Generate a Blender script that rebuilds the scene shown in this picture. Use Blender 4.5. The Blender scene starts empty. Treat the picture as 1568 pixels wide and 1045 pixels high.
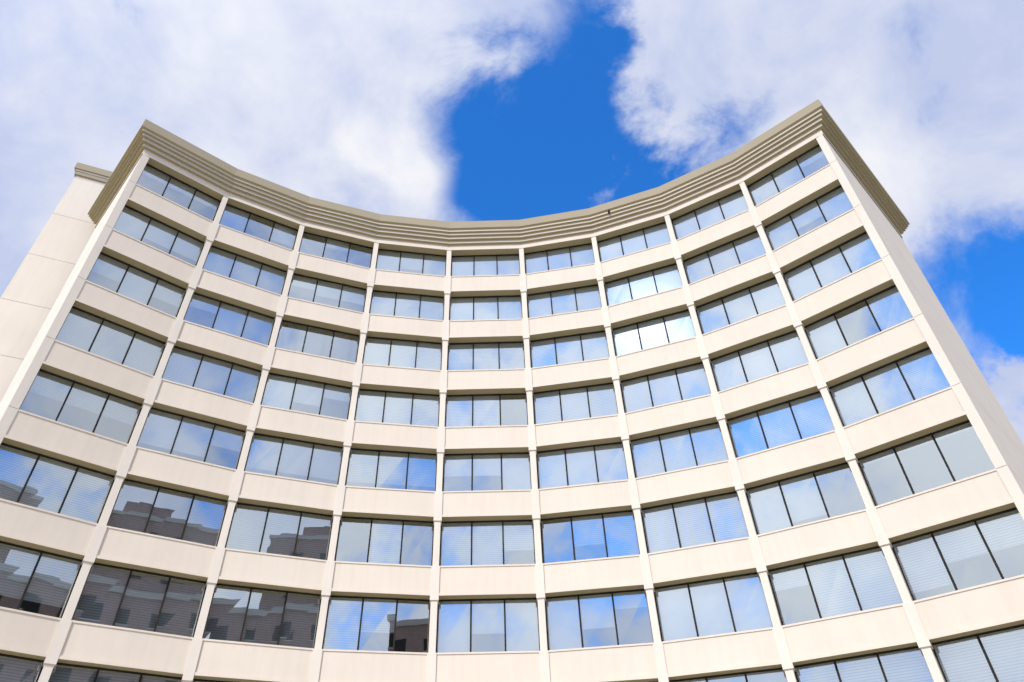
import bpy, math, random
from mathutils import Vector, Matrix
random.seed(11)
scene=bpy.context.scene
scene.view_settings.view_transform='Standard'
scene.view_settings.look='None'
scene.view_settings.exposure=0
CAMZ=1.6
F=1072.0;TH=0.6996;RO=0.0141;PX=-30.35;PY=19.92
CX,CY,R=-0.7127,2.9525,23.6553
P0,DP=0.0170,0.1728
H=3.3
Z1=27.9128+CAMZ        # top of spandrel under the top window row
WH=2.12                # window head above sill
D=0.42                 # glass recess
NROW=10
# ------------------------------------------------------------ camera
right=Vector((1,0,0));up=Vector((0,-math.sin(TH),math.cos(TH)));fw=Vector((0,math.cos(TH),math.sin(TH)))
cr=right*math.cos(RO)-up*math.sin(RO);cu=right*math.sin(RO)+up*math.cos(RO)
cam=bpy.data.cameras.new("camera");co=bpy.data.objects.new("camera",cam);scene.collection.objects.link(co)
M=Matrix((cr,cu,-fw)).transposed().to_4x4();M.translation=Vector((0,0,CAMZ));co.matrix_world=M
cam.sensor_width=36;cam.lens=F/1568*36;cam.shift_x=-PX/1568;cam.shift_y=PY/1568
cam.clip_end=6000;scene.camera=co
def pixdir(px,py):
    a=px-784-PX;b=-(py-522.5-PY)
    u=a*math.cos(RO)+b*math.sin(RO);v=-a*math.sin(RO)+b*math.cos(RO)
    return (right*u+up*v+fw*F).normalized()
# ------------------------------------------------------------ materials
def newmat(n):
    m=bpy.data.materials.new(n);m.use_nodes=True;nt=m.node_tree;nt.nodes.clear()
    return m,nt
def N(nt,t,**k):
    n=nt.nodes.new(t)
    for a,b in k.items(): setattr(n,a,b)
    return n
def paint(name,col,var=0.03,scale=0.7,streak=0.05,simple=False):
    m,nt=newmat(name);L=nt.links.new
    o=N(nt,'ShaderNodeOutputMaterial');p=N(nt,'ShaderNodeBsdfDiffuse')
    g=N(nt,'ShaderNodeNewGeometry')
    n1=N(nt,'ShaderNodeTexNoise');n1.inputs['Scale'].default_value=scale;n1.inputs['Detail'].default_value=3
    L(g.outputs['Position'],n1.inputs['Vector'])
    r1=N(nt,'ShaderNodeMapRange');r1.inputs[1].default_value=0.3;r1.inputs[2].default_value=0.7;r1.inputs[3].default_value=1-var;r1.inputs[4].default_value=1+var*0.4
    L(n1.outputs[0],r1.inputs[0])
    vm=N(nt,'ShaderNodeVectorMath',operation='SCALE');vm.inputs[0].default_value=col
    if simple: L(r1.outputs[0],vm.inputs['Scale'])
    else:
        mp=N(nt,'ShaderNodeMapping');mp.inputs['Scale'].default_value=(3.0,3.0,0.25)
        n2=N(nt,'ShaderNodeTexNoise');n2.inputs['Scale'].default_value=1.6;n2.inputs['Detail'].default_value=3
        L(g.outputs['Position'],mp.inputs['Vector']);L(mp.outputs[0],n2.inputs['Vector'])
        r2=N(nt,'ShaderNodeMapRange');r2.inputs[1].default_value=0.4;r2.inputs[2].default_value=0.8;r2.inputs[3].default_value=1;r2.inputs[4].default_value=1-streak
        L(n2.outputs[0],r2.inputs[0])
        mu=N(nt,'ShaderNodeMath',operation='MULTIPLY');L(r1.outputs[0],mu.inputs[0]);L(r2.outputs[0],mu.inputs[1]);L(mu.outputs[0],vm.inputs['Scale'])
    L(vm.outputs[0],p.inputs['Color']);L(p.outputs[0],o.inputs[0]);return m
M_cream=paint("cream_concrete",(0.735,0.652,0.552))
M_pier=paint("pier_concrete",(0.755,0.688,0.598))
M_olive=paint("olive_soffit_shade_and_joints",(0.40,0.335,0.195),simple=True)  # shade and ground bounce under ledges painted in as olive; also fills joints
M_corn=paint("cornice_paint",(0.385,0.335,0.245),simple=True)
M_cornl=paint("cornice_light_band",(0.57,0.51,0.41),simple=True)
M_frame=paint("bronze_frame",(0.035,0.033,0.03),simple=True)
M_int=paint("interior_wall",(0.40,0.39,0.38),simple=True)
M_ceil=paint("interior_ceiling",(0.7,0.7,0.67),simple=True)
M_curt=paint("curtain_fabric",(0.28,0.27,0.36),simple=True)
M_roof=paint("roof_gravel",(0.3,0.3,0.29),scale=8,simple=True)
M_brick=paint("brown_brick",(0.36,0.25,0.21),var=0.25,scale=3)
M_brick_trim=paint("brick_building_trim",(0.5,0.47,0.42),simple=True)
def mk_blind(name,c1,c2):
    m,nt=newmat(name);L=nt.links.new
    o=N(nt,'ShaderNodeOutputMaterial');d=N(nt,'ShaderNodeBsdfDiffuse')
    g=N(nt,'ShaderNodeNewGeometry');s=N(nt,'ShaderNodeSeparateXYZ');L(g.outputs['Position'],s.inputs[0])
    a=N(nt,'ShaderNodeMath',operation='MULTIPLY');a.inputs[1].default_value=1/0.085;L(s.outputs[2],a.inputs[0])
    f=N(nt,'ShaderNodeMath',operation='FRACT');L(a.outputs[0],f.inputs[0])
    r=N(nt,'ShaderNodeValToRGB');r.color_ramp.elements[0].position=0.12;r.color_ramp.elements[0].color=(*c2,1)
    r.color_ramp.elements[1].position=0.45;r.color_ramp.elements[1].color=(*c1,1);L(f.outputs[0],r.inputs[0])
    ob=N(nt,'ShaderNodeAttribute');ob.attribute_name='tone'
    mx=N(nt,'ShaderNodeVectorMath',operation='MULTIPLY');L(r.outputs[0],mx.inputs[0]);L(ob.outputs['Color'],mx.inputs[1])
    L(mx.outputs[0],d.inputs[0]);L(d.outputs[0],o.inputs[0])
    return m
M_blind=mk_blind("window_blind",(0.92,0.94,0.94),(0.54,0.57,0.59))
M_shade=mk_blind("roller_shade",(0.93,0.94,0.93),(0.90,0.91,0.90))
def mk_glass():
    m,nt=newmat("tinted_glass");L=nt.links.new
    o=N(nt,'ShaderNodeOutputMaterial');t=N(nt,'ShaderNodeBsdfTransparent');t.inputs[0].default_value=(0.94,0.985,1.0,1)
    gl=N(nt,'ShaderNodeBsdfGlossy');gl.inputs['Color'].default_value=(0.86,0.95,1,1);gl.inputs['Roughness'].default_value=0.0
    g=N(nt,'ShaderNodeNewGeometry');n=N(nt,'ShaderNodeTexNoise');n.inputs['Scale'].default_value=0.9;n.inputs['Detail'].default_value=1
    L(g.outputs['Position'],n.inputs['Vector'])
    b=N(nt,'ShaderNodeBump');b.inputs['Strength'].default_value=0.08;b.inputs['Distance'].default_value=0.02
    L(n.outputs[0],b.inputs['Height']);L(b.outputs[0],gl.inputs['Normal'])
    fr=N(nt,'ShaderNodeFresnel');fr.inputs[0].default_value=1.5
    ma=N(nt,'ShaderNodeMapRange');ma.inputs[1].default_value=0.04;ma.inputs[2].default_value=0.6;ma.inputs[3].default_value=0.43;ma.inputs[4].default_value=0.95
    L(fr.outputs[0],ma.inputs[0])
    mx=N(nt,'ShaderNodeMixShader');L(ma.outputs[0],mx.inputs[0]);L(t.outputs[0],mx.inputs[1]);L(gl.outputs[0],mx.inputs[2]);L(mx.outputs[0],o.inputs[0])
    return m
M_glass=mk_glass()
# ------------------------------------------------------------ mesh helper
class MB:
    def __init__(s): s.v=[];s.f=[];s.m=[];s.t=[]
    def quad(s,a,b,c,d,mi=0,tone=1.0):
        i=len(s.v);s.v+=[tuple(a),tuple(b),tuple(c),tuple(d)];s.f.append((i,i+1,i+2,i+3));s.m.append(mi);s.t.append(tone)
    def prism(s,q0,z0,z1,mi=0,mbot=None,mtop=None,caps=True):
        n=len(q0);i=len(s.v)
        s.v+=[(p[0],p[1],z0) for p in q0]+[(p[0],p[1],z1) for p in q0]
        for k in range(n):
            l=(k+1)%n;s.f.append((i+k,i+l,i+n+l,i+n+k));s.m.append(mi);s.t.append(1)
        if caps:
            s.f.append(tuple(i+k for k in reversed(range(n))));s.m.append(mi if mbot is None else mbot);s.t.append(1)
            s.f.append(tuple(i+n+k for k in range(n)));s.m.append(mi if mtop is None else mtop);s.t.append(1)
    def build(s,name,mats,parent=None,smooth=False):
        me=bpy.data.meshes.new(name);me.from_pydata(s.v,[],s.f)
        for m in mats: me.materials.append(m)
        for p,mi in zip(me.polygons,s.m): p.material_index=mi
        if any(t!=1 for t in s.t):
            at=me.color_attributes.new('tone','FLOAT_COLOR','CORNER')
            for p,t in zip(me.polygons,s.t):
                tt=t if isinstance(t,tuple) else (t,t,t)
                for li in p.loop_indices: at.data[li].color=(*tt,1)
        me.update()
        ob=bpy.data.objects.new(name,me);scene.collection.objects.link(ob)
        if parent: ob.parent=parent
        return ob
def empty(n):
    e=bpy.data.objects.new(n,None);scene.collection.objects.link(e);return e
B=empty("curved_office_building")
def ang(c): return P0+(c-4.5)*DP
def V(i,off=0.0):
    a=ang(i);return Vector((CX+(R+off)*math.sin(a),CY+(R+off)*math.cos(a)))
def rad(i): a=ang(i);return Vector((math.sin(a),math.cos(a)))
def tan(i): a=ang(i);return Vector((math.cos(a),-math.sin(a)))
def FP(i,t,off): return V(i,off).lerp(V(i+1,off),t)
def boxf(mb,i,t0,t1,o0,o1,z0,z1,**k):
    mb.prism([FP(i,t0,o0),FP(i,t1,o0),FP(i,t1,o1),FP(i,t0,o1)],z0,z1,**k)
def boxc(mb,i,s0,s1,o0,o1,z0,z1,**k):
    a=V(i,o0);b=V(i,o1);T=tan(i)
    mb.prism([a+T*s0,a+T*s1,b+T*s1,b+T*s0],z0,z1,**k)
BAY=(V(1)-V(0)).length
PW=0.15
tp=PW/BAY
sills=[Z1-H*k for k in range(NROW)]
sills[-1]=0.35
# spandrels
sp=MB()
for i in range(9):
    for k in range(NROW):
        zt=sills[k];zb=(sills[k+1]+WH) if k<NROW-1 else 0.0
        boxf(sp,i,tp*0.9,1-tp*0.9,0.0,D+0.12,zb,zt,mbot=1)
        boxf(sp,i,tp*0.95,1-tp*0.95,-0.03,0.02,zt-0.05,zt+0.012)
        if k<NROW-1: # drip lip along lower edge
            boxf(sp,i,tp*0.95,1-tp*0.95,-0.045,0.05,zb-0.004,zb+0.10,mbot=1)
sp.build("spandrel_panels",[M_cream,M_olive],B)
# piers
pi=MB()
for i in range(1,9):
    for k in range(-1,NROW):
        zt=Z1+WH+0.05 if k==-1 else sills[k]
        zmid=(sills[k+1]+WH) if k<NROW-1 else 0.0
        if k>=0:
            boxc(pi,i,-PW-0.02,PW+0.02,-0.08,D+0.1,zmid-0.18 if k<NROW-1 else 0,zt-0.012)
        if k<NROW-1:
            boxc(pi,i,-PW+0.02,PW-0.02,-0.03,D+0.1,sills[k+1],zmid-(0.18 if k>=0 else -0.03))
pi.build("facade_piers",[M_pier],B)
# end piers + side walls
LL,LR=6.3,9.5
EW=0.17
K0=V(0)-tan(0)*EW;K9=V(9)+tan(9)*EW
EL=K0+rad(0)*LL;ER=K9+rad(9)*LR
sw=MB()
ZP=Z1+WH+0.35
for (i,s,LEN) in ((0,-1,LL),(9,1,LR)):
    r=rad(i);t=tan(i)*s
    a=V(i,0.02)-t*0.13;b=V(i,0.02)+t*(EW-0.015)
    q=[a,b,b+r*(LEN-0.03),a+r*(LEN-0.03)]
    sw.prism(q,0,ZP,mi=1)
    zz=[0]+[sills[k] for k in range(NROW-2,-1,-1)]+[ZP]
    for z0,z1 in zip(zz[:-1],zz[1:]):
        a=V(i,-0.05)-t*0.16;b=V(i,-0.05)+t*EW
        segs=[(0.0,0.75)];x=0.765
        while x<LEN-0.5:
            e=min(x+3.28,LEN);segs.append((x,e));x=e+0.015
        for (u0,u1) in segs:
            aa=a+r*u0 if u0==0 else b-t*0.1+r*u0
            cc=(a if u0==0 else b-t*0.1)+r*u1
            sw.prism([aa,b+r*u0,b+r*u1,cc],z0+0.010,z1-0.010,mi=0)
sw.build("end_walls",[M_pier,M_olive],B)
bk=MB()
back=[]
for j in range(0,19):
    c=j/2;a=ang(c);L_=LL+(LR-LL)*c/9
    if j==0: back.append(EL)
    elif j==18: back.append(ER)
    else: back.append(Vector((CX+(R+L_)*math.sin(a),CY+(R+L_)*math.cos(a))))
for a,b in zip(back[:-1],back[1:]):
    bk.quad((*a,0),(*b,0),(*b,ZP),(*a,ZP))
    for k in range(NROW-1):
        n=(b-a).normalized();o=Vector((-n.y,n.x))*0.02
        p,q=a.lerp(b,0.12)+o,a.lerp(b,0.88)+o;z=sills[k]
        bk.quad((*p,z),(*q,z),(*q,z+1.9),(*p,z+1.9),1)
bk.build("back_wall",[M_cream,M_frame],B)
loop=[EL,K0]+[V(i) for i in range(1,9)]+[K9,ER]+list(reversed(back[1:-1]))
def offset(loop,o):
    n=len(loop);out=[]
    for k in range(n):
        p0,p1,p2=loop[k-1],loop[k],loop[(k+1)%n]
        d1=(p1-p0).normalized();d2=(p2-p1).normalized()
        n1=Vector((d1.y,-d1.x));n2=Vector((d2.y,-d2.x))
        m=(n1+n2);m=m/ (1+n1.dot(n2))
        out.append(p1+m*o)
    return out
tst=offset(loop,1.0)[5]
SG=1.0 if tst.length<loop[5].length else -1.0
zb=Z1+WH
prof=[(0.045,zb),(0.045,zb+0.40),(0.19,zb+0.40),(0.19,zb+0.62),(0.33,zb+0.62),(0.33,zb+0.82),(0.44,zb+0.82),(0.44,zb+1.00),(0.54,zb+1.00),(0.54,zb+1.14),(0.64,zb+1.20),(0.64,zb+1.77),(0.56,zb+1.79),(0.1,zb+1.79),(0.1,zb+1.2)]
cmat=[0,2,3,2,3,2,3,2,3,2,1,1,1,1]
cn=MB();rings=[[(*p,z) for p in offset(loop,SG*o)] for o,z in prof]
rings[-1]=[(*p,zb+1.15) for p in offset(loop,-SG*0.3)]
rings[-2]=[(*p,zb+1.78) for p in offset(loop,-SG*0.3)]
for k in range(len(rings)-1):
    a,b=rings[k],rings[k+1];n=len(a)
    for j in range(n):
        l=(j+1)%n;cn.quad(a[j],a[l],b[l],b[j],cmat[k])
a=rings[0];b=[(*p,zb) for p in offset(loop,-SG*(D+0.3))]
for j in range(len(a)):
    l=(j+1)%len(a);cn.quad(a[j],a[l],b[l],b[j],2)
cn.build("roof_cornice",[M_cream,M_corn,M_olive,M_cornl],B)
rf=MB()
fr=[K0]+[V(i) for i in range(1,9)]+[K9]
for i in range(9):
    rf.quad((*fr[i],zb+1.25),(*fr[i+1],zb+1.25),(*back[2*i+2],zb+1.25),(*back[2*i],zb+1.25))
rf.build("flat_roof",[M_roof],B)
# small vent fitting on the cornice
vt=MB();a_=FP(6,0.28,-0.62)
vt.prism([a_+Vector((-0.05,0)),a_+Vector((0.05,0)),a_+Vector((0.05,0.14)),a_+Vector((-0.05,0.14))],zb+0.98,zb+1.13)
vt.build("cornice_vent",[M_frame],B)
# ---------------- windows
fm=MB();gl=MB();bl=MB();inn=MB();cu_=MB();lp=MB()
fwid=0.052
special={}
def S(k,i,v): special[(k,i)]=v
S(2,2,'curtain')
for a in ((6,1),(6,2),(5,1),(5,2)): S(*a,'dark')
S(5,8,'open');S(4,1,'half');S(4,2,'half');S(4,0,'half')
for a in ((0,2),(0,0),(1,0),(5,3),(6,3),(5,5),(6,5),(3,5)): S(*a,'some')
for a in ((0,5),(0,6),(1,6),(2,5),(2,6),(3,6),(5,6),(6,6),(1,5),(4,5),(4,6),(5,0),(0,4),(1,4),(0,7),(3,7),(4,7),(2,8)): S(*a,'down')
for k in range(NROW):
  for i in range(9):
    z0=sills[k]-0.02;z1=(Z1+WH-H*k) if k<NROW-1 else sills[k-1]-1.25
    z1+=0.01
    tl=PW*0.85/BAY;tr=1-tl
    W_=[tl+(tr-tl)*j/3 for j in range(4)]
    ft=fwid/BAY
    o0,o1=D-0.05,D+0.05
    boxf(fm,i,tl,tr,o0+0.012,o1,z1-0.055,z1+0.004)
    boxf(fm,i,tl,tr,o0+0.012,o1,z0,z0+0.075)
    for j in range(4):
        c=W_[j];w=ft*(0.6 if j in (1,2) else 0.8)
        boxf(fm,i,max(c-w,0.02),min(c+w,0.98),o0,o1-0.004,z0,z1)
    mode=special.get((k,i))
    base_drop=random.choice([1.0,1.0,1.0,1.0,0.75,0.5]) 
    btone=random.uniform(0.82,1.0);bmat=random.choice([0,0,1])
    for j in range(3):
        a,b=W_[j],W_[j+1]
        jit=[random.uniform(-0.006,0.006) for _ in range(4)]
        P=[(*FP(i,a,D+jit[0]),z0),(*FP(i,b,D+jit[1]),z0),(*FP(i,b,D+jit[2]),z1),(*FP(i,a,D+jit[3]),z1)]
        gl.quad(*P)
        if mode=='curtain':
            nfo=14
            for q in range(nfo):
                ta=a+(b-a)*q/nfo;tb=a+(b-a)*(q+1)/nfo
                oa=D+0.2+(0.05 if q%2 else 0);ob=D+0.2+(0 if q%2 else 0.05)
                if q in (9,10): continue
                cu_.quad((*FP(i,ta,oa),z0),(*FP(i,tb,ob),z0),(*FP(i,tb,ob),z1),(*FP(i,ta,oa),z1))
            continue
        drop=base_drop if random.random()<0.65 else random.choice([1.0,1.0,0.8,0.6,0.35,0.0])
        if mode in('down','dark'): drop=1.0
        if mode=='open': drop=0.12
        if mode=='half': drop=random.choice([0.45,0.6,0.75])
        if mode=='some': drop=random.choice([0.0,0.3,0.6,1.0])
        if drop>0.02:
            tone=btone*random.uniform(0.92,1.0)
            if mode=='down': tone=random.uniform(0.95,1.0)
            if mode=='dark': tone=random.uniform(0.45,0.7)
            tone=(tone*random.uniform(0.97,1),tone*random.uniform(0.98,1),tone)
            zb_=z1-(z1-z0)*drop
            g=ft*0.5
            bl.quad((*FP(i,a+g,D+0.13),zb_),(*FP(i,b-g,D+0.13),zb_),(*FP(i,b-g,D+0.13),z1),(*FP(i,a+g,D+0.13),z1),0 if mode=='dark' else bmat,tone)
    zf=z0-0.75;zc=z1+0.25
    if k==NROW-1: zf=0.02
    A,Bq=V(i,D+0.2),V(i+1,D+0.2);C,Dq=V(i,5.0),V(i+1,5.0)
    inn.quad((*A,zf),(*Bq,zf),(*Dq,zf),(*C,zf),0)
    inn.quad((*A,zc),(*Bq,zc),(*Dq,zc),(*C,zc),1)
    inn.quad((*C,zf),(*Dq,zf),(*Dq,zc),(*C,zc),0)
    inn.quad((*A,zf),(*C,zf),(*C,zc),(*A,zc),0)
    if random.random()<0.6:   # suspended ceiling light housings (unlit)
        oo=random.uniform(1.0,2.0);t0=random.uniform(0.08,0.3);t1=t0+random.uniform(0.3,0.55)
        boxf(lp,i,t0,min(t1,0.93),oo,oo+0.16,zc-0.16,zc-0.06)
fm.build("window_frames",[M_frame],B);gl.build("window_glass",[M_glass],B)
bl.build("window_blinds",[M_blind,M_shade],B);inn.build("office_interiors",[M_int,M_ceil],B)
lp.build("ceiling_light_housings",[M_brick_trim],B);cu_.build("window_curtains",[M_curt],B)
# ---------------- stair tower
st=MB()
A=Vector((-24.3,24.5));d=Vector((0.928,0.372));nrm=Vector((-0.372,0.928))
ZT=35.7+CAMZ
def tb(o,z0,z1,mi):
    a=A-d*o-nrm*o;b=A+d*(4.5+o)-nrm*o;c=b+nrm*(6+2*o);e=a+nrm*(6+2*o)
    st.prism([a,b,c,e],z0,z1,mi=mi)
tb(-0.02,0,ZT-0.3,1)
z=ZT-1.1
zz=[z]
while z>0: z=max(z-H,0);zz.append(z)
tb(0,zz[0]+0.012,ZT-0.9,0)
for a_,b_ in zip(zz[:-1],zz[1:]): tb(0,b_+0.012,a_-0.012,0)
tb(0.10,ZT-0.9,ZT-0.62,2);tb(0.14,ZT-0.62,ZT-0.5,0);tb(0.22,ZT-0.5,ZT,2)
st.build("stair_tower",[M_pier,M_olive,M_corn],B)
# ---------------- ground
g=MB();g.quad((-3000,-3000,0),(3000,-3000,0),(3000,3000,0),(-3000,3000,0));g.build("ground",[paint("concrete_ground",(0.34,0.32,0.28),var=0.15,scale=0.3,simple=True)])
pm,nt=newmat("plaza_paving");L=nt.links.new
o=N(nt,'ShaderNodeOutputMaterial');p=N(nt,'ShaderNodeBsdfDiffuse')
gg=N(nt,'ShaderNodeNewGeometry');br=N(nt,'ShaderNodeTexBrick');br.inputs['Scale'].default_value=1.0;br.inputs['Color1'].default_value=(0.5,0.46,0.40,1);br.inputs['Color2'].default_value=(0.45,0.41,0.35,1);br.inputs['Mortar'].default_value=(0.2,0.19,0.18,1)
br.inputs['Mortar Size'].default_value=0.012;br.inputs['Brick Width'].default_value=1.0;br.inputs['Row Height'].default_value=1.0;br.offset=0
L(gg.outputs['Position'],br.inputs['Vector']);L(br.outputs[0],p.inputs['Color']);L(p.outputs[0],o.inputs[0])
g=MB();g.quad((-32,-14,0.004),(32,-14,0.004),(32,45,0.004),(-32,45,0.004));g.build("plaza_pavement",[pm])
# ---------------- opposite brick building (seen reflected in lower windows)
E=empty("brick_apartment_building")
bb=MB();c0=Vector((20,-30));ux=Vector((0.87,0.49));uy=Vector((-0.49,0.87))
def bbx(x0,x1,y0,y1,z0,z1,mi): bb.prism([c0+ux*x0+uy*y0,c0+ux*x1+uy*y0,c0+ux*x1+uy*y1,c0+ux*x0+uy*y1],z0,z1,mi=mi)
bbx(-15,15,-12,0,0,33,0);bbx(-15.3,15.3,-12.3,0.3,33,33.7,1)
bbx(-10,7,-12,-0.6,33.7,42.5,0);bbx(-10.2,7.2,-12.2,-0.4,42.5,43.0,1);bbx(-6,0,-9,-3,43.0,45.5,0)
for f in range(11):
    for w in range(8):
        x=-14+w*4
        if f<9: bbx(x-0.9,x+0.9,0.0,0.05,f*3.6+0.9,f*3.6+2.7,2);bbx(x-1.05,x+1.05,0.0,0.12,f*3.6+0.75,f*3.6+0.9,1)
        elif abs(x+1.5)<7.5: bbx(x-0.9,x+0.9,-0.6,-0.55,35.2+(f-9)*3.6,37.0+(f-9)*3.6,2)
bb.build("brick_building_body",[M_brick,M_brick_trim,M_frame],E)
# ---------------- light
SUN=Vector((-0.31,-0.681,0.666)).normalized()
sl=bpy.data.lights.new("sun",'SUN');sl.energy=3.3;sl.angle=math.radians(0.6);sl.color=(1,0.95,0.88)
so=bpy.data.objects.new("sun",sl);scene.collection.objects.link(so);so.rotation_euler=(-SUN).to_track_quat('-Z','Y').to_euler()
w=bpy.data.worlds.new("sky");scene.world=w;w.use_nodes=True;nt=w.node_tree;nt.nodes.clear();L=nt.links.new
w.cycles.sampling_method='MANUAL';w.cycles.sample_map_resolution=256
wo=N(nt,'ShaderNodeOutputWorld')
sk=N(nt,'ShaderNodeTexSky',sky_type='NISHITA',sun_disc=False)
sk.sun_elevation=math.asin(SUN.z);sk.sun_rotation=math.atan2(SUN.x,SUN.y)
sk.air_density=1.0;sk.dust_density=0.3;sk.ozone_density=3.0
tc=N(nt,'ShaderNodeTexCoord');nv=N(nt,'ShaderNodeVectorMath',operation='NORMALIZE');L(tc.outputs['Generated'],nv.inputs[0])
tint=N(nt,'ShaderNodeVectorMath',operation='MULTIPLY');tint.inputs[1].default_value=(0.30,1.26,2.3);L(sk.outputs[0],tint.inputs[0])
bg=N(nt,'ShaderNodeBackground');bg.inputs[1].default_value=0.135;L(tint.outputs[0],bg.inputs[0])
def math_(op,a,b=None,clamp=False):
    n=N(nt,'ShaderNodeMath',operation=op);n.use_clamp=clamp
    for s,x in ((0,a),(1,b)):
        if x is None: continue
        if isinstance(x,(int,float)): n.inputs[s].default_value=x
        else: L(x,n.inputs[s])
    return n.outputs[0]
dirv=nv.outputs[0]
wn=N(nt,'ShaderNodeTexNoise');wn.inputs['Scale'].default_value=6.5;wn.inputs['Detail'].default_value=9;wn.inputs['Roughness'].default_value=0.60;wn.inputs['Distortion'].default_value=0.25;L(dirv,wn.inputs['Vector'])
fb=wn.outputs[0]
ws=N(nt,'ShaderNodeVectorMath',operation='SUBTRACT');L(wn.outputs['Color'],ws.inputs[0]);ws.inputs[1].default_value=(0.5,0.5,0.5)
wsc=N(nt,'ShaderNodeVectorMath',operation='SCALE');wsc.inputs['Scale'].default_value=0.14;L(ws.outputs[0],wsc.inputs[0])
wa=N(nt,'ShaderNodeVectorMath',operation='ADD');L(dirv,wa.inputs[0]);L(wsc.outputs[0],wa.inputs[1])
def blob(c,r,wgt):
    s=N(nt,'ShaderNodeVectorMath',operation='DISTANCE');L(wa.outputs[0],s.inputs[0]);s.inputs[1].default_value=c
    m=N(nt,'ShaderNodeMapRange',interpolation_type='SMOOTHSTEP');m.inputs[1].default_value=0.0;m.inputs[2].default_value=r;m.inputs[3].default_value=wgt;m.inputs[4].default_value=0
    L(s.outputs['Value'],m.inputs[0]);return m.outputs[0]
def prad(px,py,r):
    return (pixdir(px,py)-pixdir(px+r,py)).length
holes=[(820,280,230,1.0),(865,170,150,0.45),(920,20,100,0.75),(960,320,140,.45),(690,155,110,0.55),(740,300,80,0.4),(1500,440,190,0.9),(1620,540,190,0.6)]
fills=[(600,270,110,0.8),(1562,580,60,0.8),(1150,110,240,0.4),(480,60,280,0.45),(100,250,350,.45),(1400,130,280,0.5),(790,40,110,0.2)]
dens=math_('ADD',math_('MULTIPLY',fb,3.0),-0.95)
for x,y,r,wg in holes: dens=math_('SUBTRACT',dens,blob(pixdir(x,y),prad(x,y,r)*1.25,wg))
for x,y,r,wg in fills: dens=math_('ADD',dens,blob(pixdir(x,y),prad(x,y,r)*1.25,wg))
cov=N(nt,'ShaderNodeMapRange',interpolation_type='SMOOTHSTEP');cov.inputs[1].default_value=-0.22;cov.inputs[2].default_value=0.66;L(dens,cov.inputs[0])
sh=N(nt,'ShaderNodeTexNoise');sh.inputs['Scale'].default_value=2.6;sh.inputs['Detail'].default_value=4;sh.inputs['Distortion'].default_value=0.3;L(dirv,sh.inputs['Vector'])
ramp=N(nt,'ShaderNodeValToRGB');ramp.color_ramp.elements[0].position=0.38;ramp.color_ramp.elements[0].color=(0.54,0.61,0.84,1)
ramp.color_ramp.elements[1].position=0.72;ramp.color_ramp.elements[1].color=(0.90,0.91,0.96,1)
L(math_('ADD',sh.outputs[0],math_('ADD',math_('MULTIPLY',math_('SUBTRACT',fb,0.5),0.7),blob(pixdir(625,260),prad(625,260,150),0.3))),ramp.inputs[0])
dt=N(nt,'ShaderNodeVectorMath',operation='DOT_PRODUCT');L(dirv,dt.inputs[0]);dt.inputs[1].default_value=SUN
dpos=math_('MAXIMUM',dt.outputs['Value'],0.0)
glow=math_('ADD',math_('MULTIPLY',math_('POWER',dpos,700.0),3.0),math_('MULTIPLY',math_('POWER',dpos,3.0),0.85))
st_=math_('ADD',glow,1.0)
bgc=N(nt,'ShaderNodeBackground');L(ramp.outputs[0],bgc.inputs[0]);L(st_,bgc.inputs[1])
mx=N(nt,'ShaderNodeMixShader');L(cov.outputs[0],mx.inputs[0]);L(bg.outputs[0],mx.inputs[1]);L(bgc.outputs[0],mx.inputs[2]);L(mx.outputs[0],wo.inputs[0])
